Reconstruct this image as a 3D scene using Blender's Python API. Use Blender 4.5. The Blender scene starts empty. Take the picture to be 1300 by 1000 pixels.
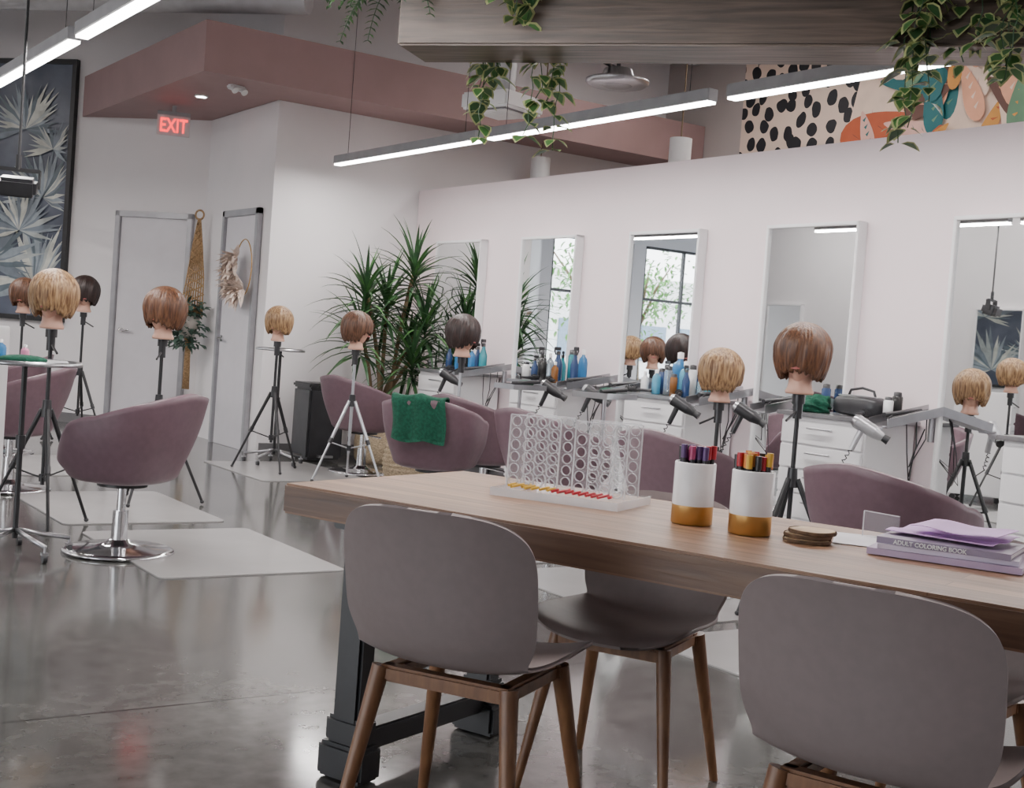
import bpy, bmesh, math, random
from math import sin, cos, pi, radians, sqrt, atan2
from mathutils import Vector, Matrix, Euler
random.seed(7)
# ------------------------------------------------------------------ camera
CAMH=1.15; F=1600.0; HEAD=radians(34.5); PIT=radians(2.25); ROLL=radians(4.3)
fw=Vector((sin(HEAD)*cos(PIT),cos(HEAD)*cos(PIT),-sin(PIT)))
r0=Vector((cos(HEAD),-sin(HEAD),0)); u0=r0.cross(fw)
R=r0*cos(ROLL)+u0*sin(ROLL); U=u0*cos(ROLL)-r0*sin(ROLL)
cam=bpy.data.cameras.new("camera"); co=bpy.data.objects.new("camera",cam)
bpy.context.collection.objects.link(co)
m=Matrix((R,U,-fw)).transposed().to_4x4(); m.translation=Vector((0,0,CAMH)); co.matrix_world=m
cam.sensor_width=36; cam.lens=F/1300*36; cam.clip_start=0.05; cam.clip_end=300
bpy.context.scene.camera=co
# ------------------------------------------------------------------ materials
def newmat(name):
    mt=bpy.data.materials.new(name); mt.use_nodes=True
    nt=mt.node_tree; b=nt.nodes["Principled BSDF"]; return mt,nt,b
def M(name,col,rough=.5,metal=0,var=.08,scale=8,stretch=(1,1,1),bump=0,emit=0,trans=0,alpha=1,col2=None,coat=0,ior=None):
    mt,nt,b=newmat(name)
    b.inputs["Roughness"].default_value=rough; b.inputs["Metallic"].default_value=metal
    tc=nt.nodes.new("ShaderNodeTexCoord"); mp=nt.nodes.new("ShaderNodeMapping"); mp.inputs["Scale"].default_value=stretch
    nz=nt.nodes.new("ShaderNodeTexNoise"); nz.inputs["Scale"].default_value=scale; nz.inputs["Detail"].default_value=5
    rp=nt.nodes.new("ShaderNodeValToRGB")
    nt.links.new(tc.outputs["Object"],mp.inputs[0]); nt.links.new(mp.outputs[0],nz.inputs["Vector"]); nt.links.new(nz.outputs["Fac"],rp.inputs[0])
    c2=col2 if col2 else tuple(min(1,c*(1+var)) for c in col)
    c1=col if col2 else tuple(c*(1-var) for c in col)
    rp.color_ramp.elements[0].position=.35; rp.color_ramp.elements[1].position=.65
    rp.color_ramp.elements[0].color=(*c1,1); rp.color_ramp.elements[1].color=(*c2,1)
    nt.links.new(rp.outputs[0],b.inputs["Base Color"])
    if bump:
        bp=nt.nodes.new("ShaderNodeBump"); bp.inputs["Strength"].default_value=bump; bp.inputs["Distance"].default_value=.01
        nt.links.new(nz.outputs["Fac"],bp.inputs["Height"]); nt.links.new(bp.outputs[0],b.inputs["Normal"])
    if emit:
        b.inputs["Emission Color"].default_value=(*col,1); b.inputs["Emission Strength"].default_value=emit
    if trans: b.inputs["Transmission Weight"].default_value=trans
    if coat: b.inputs["Coat Weight"].default_value=coat
    if ior: b.inputs["IOR"].default_value=ior
    if alpha<1: b.inputs["Alpha"].default_value=alpha
    return mt
white_w=M("paint_white",(.81,.78,.785),.55,var=.015,scale=2)
pink_w=M("paint_blush",(.81,.70,.715),.55,var=.015,scale=2)
grey_w=M("paint_greige",(.42,.37,.35),.6,var=.03,scale=2)
mauve_s=M("paint_mauve",(.35,.225,.22),.6,var=.04,scale=3)
ceil_m=M("ceiling_paint",(.58,.57,.57),.7,var=.06,scale=2)
base_m=M("baseboard_grey",(.16,.155,.16),.5)
door_m=M("door_paint",(.66,.64,.67),.4,var=.02)
frame_m=M("door_frame_grey",(.36,.36,.38),.35,metal=.3)
chrome=M("chrome",(.75,.75,.77),.12,metal=1,var=.03)
steel=M("brushed_steel",(.48,.48,.50),.3,metal=1,var=.08,stretch=(30,1,1))
steel_d=M("steel_counter",(.30,.30,.31),.3,metal=.8)
blk=M("black_metal",(.018,.018,.02),.4,var=.2)
blkp=M("black_plastic",(.025,.025,.028),.35,var=.2)
silver=M("tripod_silver",(.52,.53,.56),.3,metal=.8)
leather=M("mauve_leather",(.150,.090,.110),.42,var=.06,scale=30,bump=.05)
shell_m=M("chair_shell_mauve",(.225,.180,.175),.5,var=.03,scale=40)
walnut=M("walnut_leg",(.15,.065,.03),.4,col2=(.23,.11,.05),scale=6,stretch=(8,8,1))
lac=M("white_lacquer",(.80,.79,.80),.3,var=.01)
lac_g=M("drawer_gap",(.18,.18,.19),.6)
skin=M("vinyl_skin",(.66,.38,.28),.45,var=.05)
green_t=M("green_towel",(.006,.075,.042),.95,var=.25,scale=60,bump=.5)
wh_p=M("white_plastic",(.8,.8,.8),.35,var=.02)
gold=M("gold_band",(.60,.36,.12),.32,metal=.85)
marble=M("white_marble",(.80,.78,.77),.25,col2=(.66,.65,.66),scale=7)
mat_m=M("chair_mat_vinyl",(.34,.33,.325),.22,var=.03,scale=4)
leaf_g=M("leaf_green",(.045,.13,.035),.4,col2=(.08,.21,.055),scale=12)
leaf_d=M("leaf_dark",(.02,.06,.025),.4,col2=(.045,.12,.04),scale=12)
leaf_y=M("leaf_variegated_edge",(.42,.45,.20),.45)
stem_m=M("stem_brown",(.16,.11,.06),.8)
basket_m=M("wicker",(.42,.33,.22),.8,var=.5,scale=60,stretch=(1,1,6),bump=.6)
jute=M("jute_macrame",(.42,.27,.14),.9,var=.3,scale=80,bump=.5)
pamp=M("pampas",(.78,.66,.58),.95,var=.12,scale=60)
euc=M("eucalyptus",(.10,.17,.13),.7,var=.3)
red_e=M("exit_red",(1,.02,.03),.4,emit=3)
led=M("led_diffuser",(1,.96,.94),.4,emit=18)
lampbody=M("lamp_housing",(.30,.30,.31),.4)
conc=M("ceiling_duct",(.50,.50,.51),.5,metal=.3)
def hairmat(name,a,b_):
    return M(name,a,.42,col2=b_,scale=11,stretch=(9,9,.8),bump=.4)
h_blonde=hairmat("hair_blonde",(.12,.055,.022),(.46,.29,.145))
h_brown=hairmat("hair_brown",(.05,.020,.011),(.16,.075,.04))
h_dark=hairmat("hair_dark",(.014,.009,.008),(.045,.024,.02))
h_red=hairmat("hair_auburn",(.06,.023,.012),(.19,.085,.04))
def mirror_mat():
    mt,nt,b=newmat("mirror_glass"); b.inputs["Metallic"].default_value=1; b.inputs["Roughness"].default_value=.01
    nz=nt.nodes.new("ShaderNodeTexNoise"); rp=nt.nodes.new("ShaderNodeValToRGB"); nt.links.new(nz.outputs[0],rp.inputs[0])
    rp.color_ramp.elements[0].color=(.90,.92,.92,1); rp.color_ramp.elements[1].color=(.92,.94,.94,1)
    nt.links.new(rp.outputs[0],b.inputs["Base Color"]); return mt
mirr=mirror_mat()
acryl=M("clear_acrylic",(.80,.82,.85),.04,var=.01,alpha=.10)
acedge=M("acrylic_edge",(.88,.88,.90),.1,alpha=.42)
def floor_mat():
    mt,nt,b=newmat("polished_concrete"); L=nt.links.new
    tc=nt.nodes.new("ShaderNodeTexCoord")
    n1=nt.nodes.new("ShaderNodeTexNoise"); n1.inputs["Scale"].default_value=.9; n1.inputs["Detail"].default_value=8
    n2=nt.nodes.new("ShaderNodeTexNoise"); n2.inputs["Scale"].default_value=14; n2.inputs["Detail"].default_value=6
    L(tc.outputs["Object"],n1.inputs["Vector"]); L(tc.outputs["Object"],n2.inputs["Vector"])
    r1=nt.nodes.new("ShaderNodeValToRGB"); r1.color_ramp.elements[0].color=(.074,.074,.070,1); r1.color_ramp.elements[1].color=(.138,.135,.126,1)
    r1.color_ramp.elements[0].position=.3; r1.color_ramp.elements[1].position=.7
    L(n1.outputs["Fac"],r1.inputs[0])
    r2=nt.nodes.new("ShaderNodeValToRGB"); r2.color_ramp.elements[0].color=(.75,.75,.75,1); r2.color_ramp.elements[1].color=(1.15,1.15,1.15,1)
    r2.color_ramp.elements[0].position=.3; r2.color_ramp.elements[1].position=.7
    L(n2.outputs["Fac"],r2.inputs[0])
    mx=nt.nodes.new("ShaderNodeMix"); mx.data_type='RGBA'; mx.blend_type='MULTIPLY'; mx.inputs[0].default_value=1
    L(r1.outputs[0],mx.inputs[6]); L(r2.outputs[0],mx.inputs[7])
    br=nt.nodes.new("ShaderNodeTexBrick"); br.offset=0; br.inputs["Scale"].default_value=1; br.inputs["Brick Width"].default_value=3.6; br.inputs["Row Height"].default_value=3.6
    br.inputs["Mortar Size"].default_value=.006; br.inputs["Mortar Smooth"].default_value=0
    br.inputs["Color1"].default_value=(1,1,1,1); br.inputs["Color2"].default_value=(1,1,1,1); br.inputs["Mortar"].default_value=(.35,.35,.35,1)
    L(tc.outputs["Object"],br.inputs["Vector"])
    m2=nt.nodes.new("ShaderNodeMix"); m2.data_type='RGBA'; m2.blend_type='MULTIPLY'; m2.inputs[0].default_value=1
    L(mx.outputs[2],m2.inputs[6]); L(br.outputs["Color"],m2.inputs[7]); L(m2.outputs[2],b.inputs["Base Color"])
    mr=nt.nodes.new("ShaderNodeMapRange"); mr.inputs["To Min"].default_value=.05; mr.inputs["To Max"].default_value=.18
    L(n1.outputs["Fac"],mr.inputs[0]); L(mr.outputs[0],b.inputs["Roughness"])
    b.inputs["IOR"].default_value=1.62
    return mt
floor_m=floor_mat()
def wood_mat(name,ca,cb,cc,bw,rh):
    mt,nt,b=newmat(name); L=nt.links.new
    tc=nt.nodes.new("ShaderNodeTexCoord")
    mp=nt.nodes.new("ShaderNodeMapping"); mp.inputs["Scale"].default_value=(1.2,22,22); L(tc.outputs["Object"],mp.inputs[0])
    nz=nt.nodes.new("ShaderNodeTexNoise"); nz.inputs["Scale"].default_value=2.2; nz.inputs["Detail"].default_value=8; nz.inputs["Distortion"].default_value=.6; L(mp.outputs[0],nz.inputs["Vector"])
    rp=nt.nodes.new("ShaderNodeValToRGB"); e=rp.color_ramp.elements; e[0].position=.3; e[0].color=(*ca,1); e[1].position=.72; e[1].color=(*cc,1)
    mid=e.new(.5); mid.color=(*cb,1); L(nz.outputs["Fac"],rp.inputs[0])
    br=nt.nodes.new("ShaderNodeTexBrick"); br.inputs["Scale"].default_value=1; br.inputs["Brick Width"].default_value=bw; br.inputs["Row Height"].default_value=rh
    br.inputs["Mortar Size"].default_value=.0012; br.inputs["Color1"].default_value=(.70,.68,.66,1); br.inputs["Color2"].default_value=(1.15,1.12,1.10,1); br.inputs["Mortar"].default_value=(.45,.4,.36,1)
    L(tc.outputs["Object"],br.inputs["Vector"])
    mx=nt.nodes.new("ShaderNodeMix"); mx.data_type='RGBA'; mx.blend_type='MULTIPLY'; mx.inputs[0].default_value=1
    L(rp.outputs[0],mx.inputs[6]); L(br.outputs["Color"],mx.inputs[7]); L(mx.outputs[2],b.inputs["Base Color"])
    bp=nt.nodes.new("ShaderNodeBump"); bp.inputs["Strength"].default_value=.25; bp.inputs["Distance"].default_value=.004
    L(nz.outputs["Fac"],bp.inputs["Height"]); L(bp.outputs[0],b.inputs["Normal"]); b.inputs["Roughness"].default_value=.42
    return mt
table_m=wood_mat("table_butcher_block",(.17,.088,.050),(.275,.152,.088),(.36,.215,.130),1.1,.062)
beam_m=wood_mat("weathered_beam",(.085,.056,.042),(.18,.135,.105),(.29,.22,.175),9,3)
# ------------------------------------------------------------------ mesh builder
class MB:
    def __init__(s): s.v=[];s.f=[];s.m=[];s.s=[];s.mats=[];s.X=Matrix.Identity(4)
    def mi(s,mt):
        if mt not in s.mats: s.mats.append(mt)
        return s.mats.index(mt)
    def add(s,vs,fs,mt,sm=False):
        o=len(s.v); i=s.mi(mt)
        for v in vs: s.v.append(s.X@Vector(v))
        for f in fs: s.f.append([o+k for k in f]); s.m.append(i); s.s.append(sm)
    def box(s,c,sz,mt,rot=None,bev=0):
        bm=bmesh.new(); bmesh.ops.create_cube(bm,size=1)
        for v in bm.verts: v.co=Vector((v.co.x*sz[0],v.co.y*sz[1],v.co.z*sz[2]))
        if bev: bmesh.ops.bevel(bm,geom=bm.edges[:],offset=min(bev,min(sz)*.45),segments=2,affect='EDGES')
        rm=Euler(rot).to_matrix() if rot else Matrix.Identity(3); c=Vector(c)
        bm.verts.index_update()
        s.add([c+rm@v.co for v in bm.verts],[[v.index for v in f.verts] for f in bm.faces],mt,False); bm.free()
    def cyl(s,p1,p2,r1,mt,r2=None,n=16,caps=True):
        r2=r1 if r2 is None else r2; p1=Vector(p1);p2=Vector(p2); d=(p2-p1).normalized()
        a=d.orthogonal().normalized(); b=d.cross(a)
        ring=lambda p,r:[p+a*(r*cos(2*pi*i/n))+b*(r*sin(2*pi*i/n)) for i in range(n)]
        A=ring(p1,r1);B=ring(p2,r2)
        s.add(A+B,[[i,(i+1)%n,n+(i+1)%n,n+i] for i in range(n)],mt,True)
        if caps: s.add(A,[list(range(n))[::-1]],mt); s.add(B,[list(range(n))],mt)
    def lathe(s,prof,mt,n=32,c=(0,0,0),sx=1,sy=1,smooth=True):
        vs=[];fs=[]
        for r,z in prof:
            for i in range(n): vs.append((c[0]+r*sx*cos(2*pi*i/n),c[1]+r*sy*sin(2*pi*i/n),c[2]+z))
        for k in range(len(prof)-1):
            for i in range(n): fs.append([k*n+i,k*n+(i+1)%n,(k+1)*n+(i+1)%n,(k+1)*n+i])
        s.add(vs,fs,mt,smooth)
    def tube(s,pts,r,mt,n=8):
        pts=[Vector(p) for p in pts]; rs=r if isinstance(r,list) else [r]*len(pts)
        vs=[];fs=[]; a=None
        for k,p in enumerate(pts):
            d=(pts[min(k+1,len(pts)-1)]-pts[max(k-1,0)]).normalized()
            if a is None: a=d.orthogonal().normalized()
            a=(a-d*a.dot(d)).normalized(); b=d.cross(a)
            for i in range(n): vs.append(p+a*(rs[k]*cos(2*pi*i/n))+b*(rs[k]*sin(2*pi*i/n)))
        for k in range(len(pts)-1):
            for i in range(n): fs.append([k*n+i,k*n+(i+1)%n,(k+1)*n+(i+1)%n,(k+1)*n+i])
        fs.append(list(range(n))[::-1]); fs.append([(len(pts)-1)*n+i for i in range(n)])
        s.add(vs,fs,mt,True)
    def ell(s,c,rad,mt,nu=20,nv=12,fn=None):
        vs=[];fs=[]
        for j in range(nv+1):
            t=pi*j/nv
            for i in range(nu):
                a=2*pi*i/nu; p=Vector((sin(t)*cos(a),sin(t)*sin(a),cos(t)))
                if fn: p=fn(p)
                vs.append((c[0]+p.x*rad[0],c[1]+p.y*rad[1],c[2]+p.z*rad[2]))
        for j in range(nv):
            for i in range(nu): fs.append([j*nu+i,(j+1)*nu+i,(j+1)*nu+(i+1)%nu,j*nu+(i+1)%nu])
        s.add(vs,fs,mt,True)
    def gsolid(s,fn,nu,nv,th,mt,wrap=False):
        P=[[Vector(fn(i/nu,j/nv)) for i in range(nu+1)] for j in range(nv+1)]
        Q=[]
        for j in range(nv+1):
            row=[]
            for i in range(nu+1):
                if wrap: du=P[j][(i+1)%nu]-P[j][(i-1)%nu]
                else: du=P[j][min(i+1,nu)]-P[j][max(i-1,0)]
                dv=P[min(j+1,nv)][i]-P[max(j-1,0)][i]
                nn=du.cross(dv)
                if nn.length<1e-9:
                    jj=min(max(j,1),nv-1); ii=min(max(i,1),nu-1)
                    nn=(P[jj][ii+1]-P[jj][ii-1]).cross(P[jj+1][ii]-P[jj-1][ii])
                nn=nn.normalized() if nn.length>1e-9 else Vector((0,0,1))
                row.append(P[j][i]+nn*th)
            Q.append(row)
        W=nu+1; N=W*(nv+1)
        vs=[p for r in P for p in r]+[p for r in Q for p in r]; fs=[]
        for j in range(nv):
            for i in range(nu):
                a=j*W+i; fs.append([a,a+1,a+1+W,a+W]); fs.append([N+a,N+a+W,N+a+1+W,N+a+1])
        for i in range(nu):
            for j in (0,nv):
                a=j*W+i; fs.append([a,a+1,N+a+1,N+a])
        if not wrap:
            for j in range(nv):
                for i in (0,nu):
                    a=j*W+i; fs.append([a,a+W,N+a+W,N+a])
        s.add(vs,fs,mt,True)
    def prism(s,poly,z0,z1,mt):
        n=len(poly); vs=[(x,y,z0) for x,y in poly]+[(x,y,z1) for x,y in poly]
        s.add(vs,[[i,(i+1)%n,n+(i+1)%n,n+i] for i in range(n)]+[list(range(n))[::-1],[n+i for i in range(n)]],mt)
    def strip(s,base,d,L_,w,droop,mt,seg=5,fold=.25):
        d=Vector(d).normalized(); side=d.cross(Vector((0,0,1)))
        if side.length<.05: side=Vector((1,0,0))
        side.normalize(); p=Vector(base); vs=[];fs=[]; g=d.copy()
        for k in range(seg+1):
            t=k/seg; ww=w*(min(1,.45+2.2*t) if t<.25 else (1-((t-.25)/.75)**1.6))+.0006
            up=side.cross(g).normalized()
            vs+= [p-side*ww*.5+up*ww*fold, p, p+side*ww*.5+up*ww*fold]
            p=p+g*(L_/seg); g=(g+Vector((0,0,-droop/seg))).normalized()
        for k in range(seg):
            a=k*3; fs+=[[a,a+1,a+4,a+3],[a+1,a+2,a+5,a+4]]
        s.add(vs,fs,mt,True)
    def build(s,name,loc=(0,0,0),rz=0,rot=None,scale=1):
        me=bpy.data.meshes.new(name); me.from_pydata([tuple(v) for v in s.v],[],s.f)
        for mt in s.mats: me.materials.append(mt)
        me.polygons.foreach_set("material_index",s.m); me.polygons.foreach_set("use_smooth",s.s); me.update()
        o=bpy.data.objects.new(name,me); bpy.context.collection.objects.link(o)
        o.location=loc; o.rotation_euler=rot if rot else (0,0,rz); o.scale=(scale,)*3
        return o
def inst(o,name,loc,rz,scale=1):
    n=bpy.data.objects.new(name,o.data); bpy.context.collection.objects.link(n); n.location=loc; n.rotation_euler=(0,0,rz); n.scale=(scale,)*3; return n
def face(dx,dy): return atan2(-dx,dy)
# ------------------------------------------------------------------ room shell
H=4.3
A=(4.55,12.25); B=(4.52,10.55); D=Vector((-.648,.762)); Dn=Vector((.762,.648))
b=MB(); b.prism([(-12.3,-4.3),(9.3,-4.3),(9.3,10.8),(9.3,23),(-12.3,23)],-.1,0,floor_m); b.build("floor")
b=MB(); b.prism([(-12.3,-4.3),(9.3,-4.3),(9.3,23),(-12.3,23)],H,H+.1,ceil_m); b.build("ceiling")
b=MB(); b.prism([(6.0,-4),(6.15,-4),(6.15,10.54),(6.0,10.54)],0,2.54,pink_w); b.build("wall_right")
b=MB(); b.prism([B,(9.0,B[1]),(9.0,B[1]+.12),(B[0]+.12,B[1]+.12),(A[0]+.12,A[1]),(A[0],A[1])],0,H,white_w); b.build("wall_back")
e=(A[0]+D.x*13,A[1]+D.y*13)
b=MB(); b.prism([A,(A[0]+Dn.x*.12,A[1]+Dn.y*.12),(e[0]+Dn.x*.12,e[1]+Dn.y*.12),e],0,H,white_w); b.build("wall_diagonal")
b=MB(); b.prism([(9,-4),(9.12,-4),(9.12,10.67),(9,10.67)],0,H,grey_w); b.build("wall_far_right")
b=MB(); b.prism([(-12,-4.15),(9,-4.15),(9,-4.02),(-12,-4.02)],0,H,white_w); b.build("wall_front")
def winwall(name,p0,p1,nopen,z0,z1):
    p0=Vector(p0);p1=Vector(p1);L_=(p1-p0).length;a=atan2((p1-p0).y,(p1-p0).x)
    b=MB(); b.box((L_/2,0,z0/2),(L_,.15,z0),white_w); b.box((L_/2,0,(H+z1)/2),(L_,.15,H-z1),white_w)
    w=L_/nopen; pw=.35
    for i in range(nopen+1): b.box((min(max(i*w,pw/2),L_-pw/2),0,(z0+z1)/2),(pw,.15,z1-z0),white_w)
    b.build(name,(p0.x,p0.y,0),a)
    for i in range(nopen):
        f=MB(); x0=i*w+pw/2;x1=(i+1)*w-pw/2
        if i==0:x0=pw
        if i==nopen-1:x1=L_-pw
        for x in (x0+.03,(x0+x1)/2,x1-.03): f.box((x,0,(z0+z1)/2),(.06,.08,z1-z0),blk)
        for z in (z0+.03,2.4,z1-.03): f.box(((x0+x1)/2,0,z),(x1-x0,.07,.06),blk)
        f.build("window_%s_%d"%(name.split("_")[1],i+1),(p0.x,p0.y,0),a)
winwall("wall_street",(-12.0,22.1),(-3.7,22.1),3,.1,3.6)
winwall("wall_left",(-12.0,-4.0),(-12.0,22.1),7,.1,3.6)
b=MB(); b.prism([(-3.65,6),(-3.5,6),(-3.5,16),(-3.65,16)],0,H,white_w); b.build("wall_partition")
ty=A[1]+(A[0]-3.58)/.648*.762
b=MB(); b.prism([(3.58,9.9),(8.99,9.9),(8.99,B[1]-.01),(B[0]-.01,B[1]-.01),(A[0]-.01,A[1]-.01),(3.585,ty-.02)],3.15,3.56,mauve_s); b.build("ceiling_soffit")
b=MB(); b.prism([(5.985,-4),(5.998,-4),(5.998,10.5),(5.985,10.5)],0,.1,base_m); b.build("baseboard_right")
b=MB(); b.box(((B[0]+6)/2,B[1]-.008,.05),(6-B[0]-.04,.014,.1),base_m); b.build("baseboard_back")
def ondiag(t,off=0): return (A[0]+D.x*t-Dn.x*off, A[1]+D.y*t-Dn.y*off)
rzD=atan2(D.y,D.x)+pi
b=MB()
for t0,t1 in((.02,.10),(1.02,12.5)):
    c=ondiag((t0+t1)/2,.008)
    b.X=Matrix.Translation((c[0],c[1],.05))@Matrix.Rotation(rzD,4,'Z'); b.box((0,0,0),(t1-t0,.014,.1),base_m)
b.X=Matrix.Identity(4); b.build("baseboard_diagonal")
def door(name,loc,rz,w=.80,h=2.15,hs=-1):
    b=MB(); b.box((0,-.012,h/2),(w,.02,h),door_m,bev=.004)
    for sx in(-1,1): b.box((sx*(w/2+.03),-.025,h/2+.03),(.06,.05,h+.06),frame_m,bev=.006)
    b.box((0,-.025,h+.03),(w+.12,.05,.06),frame_m,bev=.006)
    x=hs*(w/2-.07); b.cyl((x,-.02,1.0),(x,-.035,1.0),.03,chrome,n=20); b.cyl((x,-.03,1.0),(x,-.075,1.0),.009,chrome); b.cyl((x,-.07,1.0),(x-hs*.12,-.07,1.0),.009,chrome)
    return b.build(name,loc,rz)
c=ondiag(.56,.001); door("door_1",(c[0],c[1],0),rzD,.76)
door("door_2",(B[0]-.0,11.17,0),-pi/2,.74,hs=-1)
def agave():
    b=MB(); navy=M("mural_navy",(.05,.065,.10),.3,col2=(.12,.14,.19),scale=2)
    tones=[M("agave_tone_%d"%i,c,.4,col2=tuple(x*1.6 for x in c),scale=6) for i,c in enumerate([(.14,.17,.20),(.22,.26,.29),(.32,.35,.34),(.46,.47,.42),(.09,.12,.14)])]
    W=2.6;Hh=2.65
    b.box((0,-.02,Hh/2),(W,.03,Hh),navy)
    for sx in(-1,1): b.box((sx*W/2,-.03,Hh/2),(.05,.06,Hh+.05),blk)
    for z in(0,Hh): b.box((0,-.03,z),(W,.06,.05),blk)
    rnd=random.Random(3); k=0
    for cx,cz,n,L_ in((.95,.35,38,.75),(1.0,1.25,34,.6),(.35,.55,38,.8),(.75,1.95,28,.55),(-.4,.3,30,.9),(-.6,1.3,26,.7),(.75,.9,24,.6),(1.1,1.75,20,.4)):
        for i in range(n):
            a=pi*(i+.5)/n*1.25-.125*pi+rnd.uniform(-.05,.05); l=L_*rnd.uniform(.6,1); w=l*.06
            ex,ez=cx+cos(a)*l,cz+sin(a)*l; ex=max(-W/2+.03,min(W/2-.03,ex)); ez=max(.03,min(Hh-.04,ez))
            px,pz=-sin(a)*w,cos(a)*w; mx,mz=cx+(ex-cx)*.45,cz+(ez-cz)*.45; y=-.036-.00010*k; k+=1
            b.add([(cx,y,cz),(max(-W/2,min(W/2-.03,mx+px)),y,mz+pz),(ex,y,ez),(max(-W/2,min(W/2-.03,mx-px)),y,mz-pz)],[[0,1,2,3]],rnd.choice(tones))
    c=ondiag(1.57+W/2,.0); b.build("framed_agave_picture",(c[0],c[1],1.05),rzD)
agave()
def mirror_obj():
    b=MB(); w=.76;h=1.94;d=.07
    b.box((0,-.035,h/2),(w-.04,.05,h-.04),lac)
    b.add([(-w/2+.02,-.062,.02),(w/2-.02,-.062,.02),(w/2-.02,-.062,h-.02),(-w/2+.02,-.062,h-.02)],[[0,1,2,3]],mirr)
    for sx in(-1,1): b.box((sx*(w/2-.011),-.04,h/2),(.022,.08,h),lac,bev=.003)
    for z in(.011,h-.011): b.box((0,-.04,z),(w,.08,.022),lac,bev=.003)
    return b
mir=None
for i,s_ in enumerate((10.02,8.65,7.25,5.86,4.44,3.0,1.58)):
    l=(5.999,s_-.38,.10)
    if mir is None: mir=mirror_obj().build("wall_mirror",l,-pi/2)
    else: inst(mir,"wall_mirror",l,-pi/2)
for y in(7.4,9.0,10.6,12.6,14.6): inst(mir,"wall_mirror",(-3.499,y,.2),pi/2)
# ------------------------------------------------------------------ linear lamps
def lamp(loc,L_=2.3,power=44,zc=H):
    b=MB(); b.box((0,0,.04),(.075,L_,.07),lampbody,bev=.004); b.box((0,0,-.002),(.062,L_-.02,.014),led)
    for y in(-L_/2+.2,L_/2-.2): b.cyl((0,y,.07),(0,y,zc-loc[2]),.0025,blk,n=6)
    o=b.build("linear_pendant_lamp",loc)
    ld=bpy.data.lights.new("lamp_glow",'AREA'); ld.shape='RECTANGLE'; ld.size=.06; ld.size_y=L_; ld.energy=power; ld.color=(1,.95,.93)
    lo=bpy.data.objects.new("lamp_glow",ld); bpy.context.collection.objects.link(lo); lo.parent=o; lo.location=(0,0,-.015)
for y in(8.94,6.50,4.06,1.62,-.82): lamp((4.9,y,2.6))
for y in(11.2,8.25-.15,5.68,3.3): lamp((1.80,y,2.58),power=48)
for y in(18,14,10,6,2): lamp((-6.5,y,2.8),power=48)  # added out-of-frame lamps that brighten the far left of the room
for y in(8,5,2): lamp((7.6,y,4.12),power=34)  # added lamps to light the space behind wall_right, raised to stay behind the beam
for y in(13,9.5): lamp((-2.2,y,4.0),power=80)  # added high lamps, extra light for the partition side
# ------------------------------------------------------------------ wooden beam with vines
bd=Vector((.623,-.782)); P0=Vector((2.40,4.48))
brz=atan2(bd.y,bd.x)
b=MB(); b.box((2.3,.15,.19),(4.6,.30,.38),beam_m,bev=.008)
for x in(.5,3.9): b.cyl((x,.15,.38),(x,.15,H-2.3),.008,blk)
beam=b.build("wooden_beam",(P0.x,P0.y,2.30),brz)
def bp(x,y,z):
    n=Vector((-bd.y,bd.x)); return Vector((P0.x+bd.x*x+n.x*y,P0.y+bd.y*x+n.y*y,2.30+z))
def vine(name,base,lens,seed,spread=.12,leafs=.045):
    rnd=random.Random(seed); b=MB()
    for L_ in lens:
        a=rnd.uniform(0,2*pi); sx,sy=cos(a)*spread*rnd.random(),sin(a)*spread*rnd.random()
        pts=[(0,0,0),(sx*.6,sy*.6,.02)]; n=int(L_/.05)
        for k in range(n): pts.append((sx+rnd.uniform(-.012,.012)+sin(k*.7)*.01,sy+rnd.uniform(-.012,.012),-k*.05))
        b.tube(pts,.0022,leaf_d,n=5)
        for k in range(2,len(pts)):
            for q in range(2):
                p=Vector(pts[k]); an=rnd.uniform(0,2*pi); d=Vector((cos(an),sin(an),rnd.uniform(-.9,.1))).normalized(); s_=leafs*rnd.uniform(.6,1.1)
                side=d.cross(Vector((0,0,1))).normalized(); up=side.cross(d)
                c0=p+d*.012
                def P(u,v,k2=1): return c0+d*(u*s_*1.3)+side*(v*s_*.62*k2)+up*(abs(v)*.15*s_)-Vector((0,0,u*u*s_*.3))
                o=[(0,0),(.15,.75),(.45,1),(.8,.55),(1.05,0),(.8,-.55),(.45,-1),(.15,-.75)]
                i_=[(.10,0),(.22,.5),(.47,.74),(.72,.40),(.9,0),(.72,-.40),(.47,-.74),(.22,-.5)]
                vs=[P(*x) for x in o]+[P(*x) for x in i_]
                b.add(vs,[[j,(j+1)%8,8+(j+1)%8,8+j] for j in range(8)],leaf_y,True)
                b.add(vs[8:],[list(range(8))],rnd.choice((leaf_g,leaf_d,leaf_g)),True)
    return b.build(name,base)
vine("hanging_pothos_vine",bp(.25,.33,.06),[.42,.30,.2],1,.05,.055)
vine("hanging_pothos_vine",bp(.52,.33,.06),[.48,.26,.30,.40],2,.08,.055)
vine("hanging_pothos_vine",bp(.36,.36,.10),[.22,.16],12,.10,.06)
vine("hanging_pothos_vine",bp(2.0,-.05,.36),[.72,.50,.64,.40,.30,.78,.3],4,.11,.058)
vine("hanging_pothos_vine",bp(1.92,-.05,.38),[.30,.22,.36],34,.10,.056)
vine("hanging_pothos_vine",bp(2.12,-.06,.40),[.5,.42,.35,.25],14,.12,.058)
vine("hanging_pothos_vine",bp(2.27,-.06,.36),[.50,.55,.4,.5,.4,.3],5,.12,.058)
vine("hanging_pothos_vine",bp(2.42,-.06,.36),[.52,.56,.4,.48,.3],15,.12,.056)
vine("hanging_pothos_vine",bp(.52,-.08,.24),[.16,.16,.24,.18,.14,.2],6,.09,.06)
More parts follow.
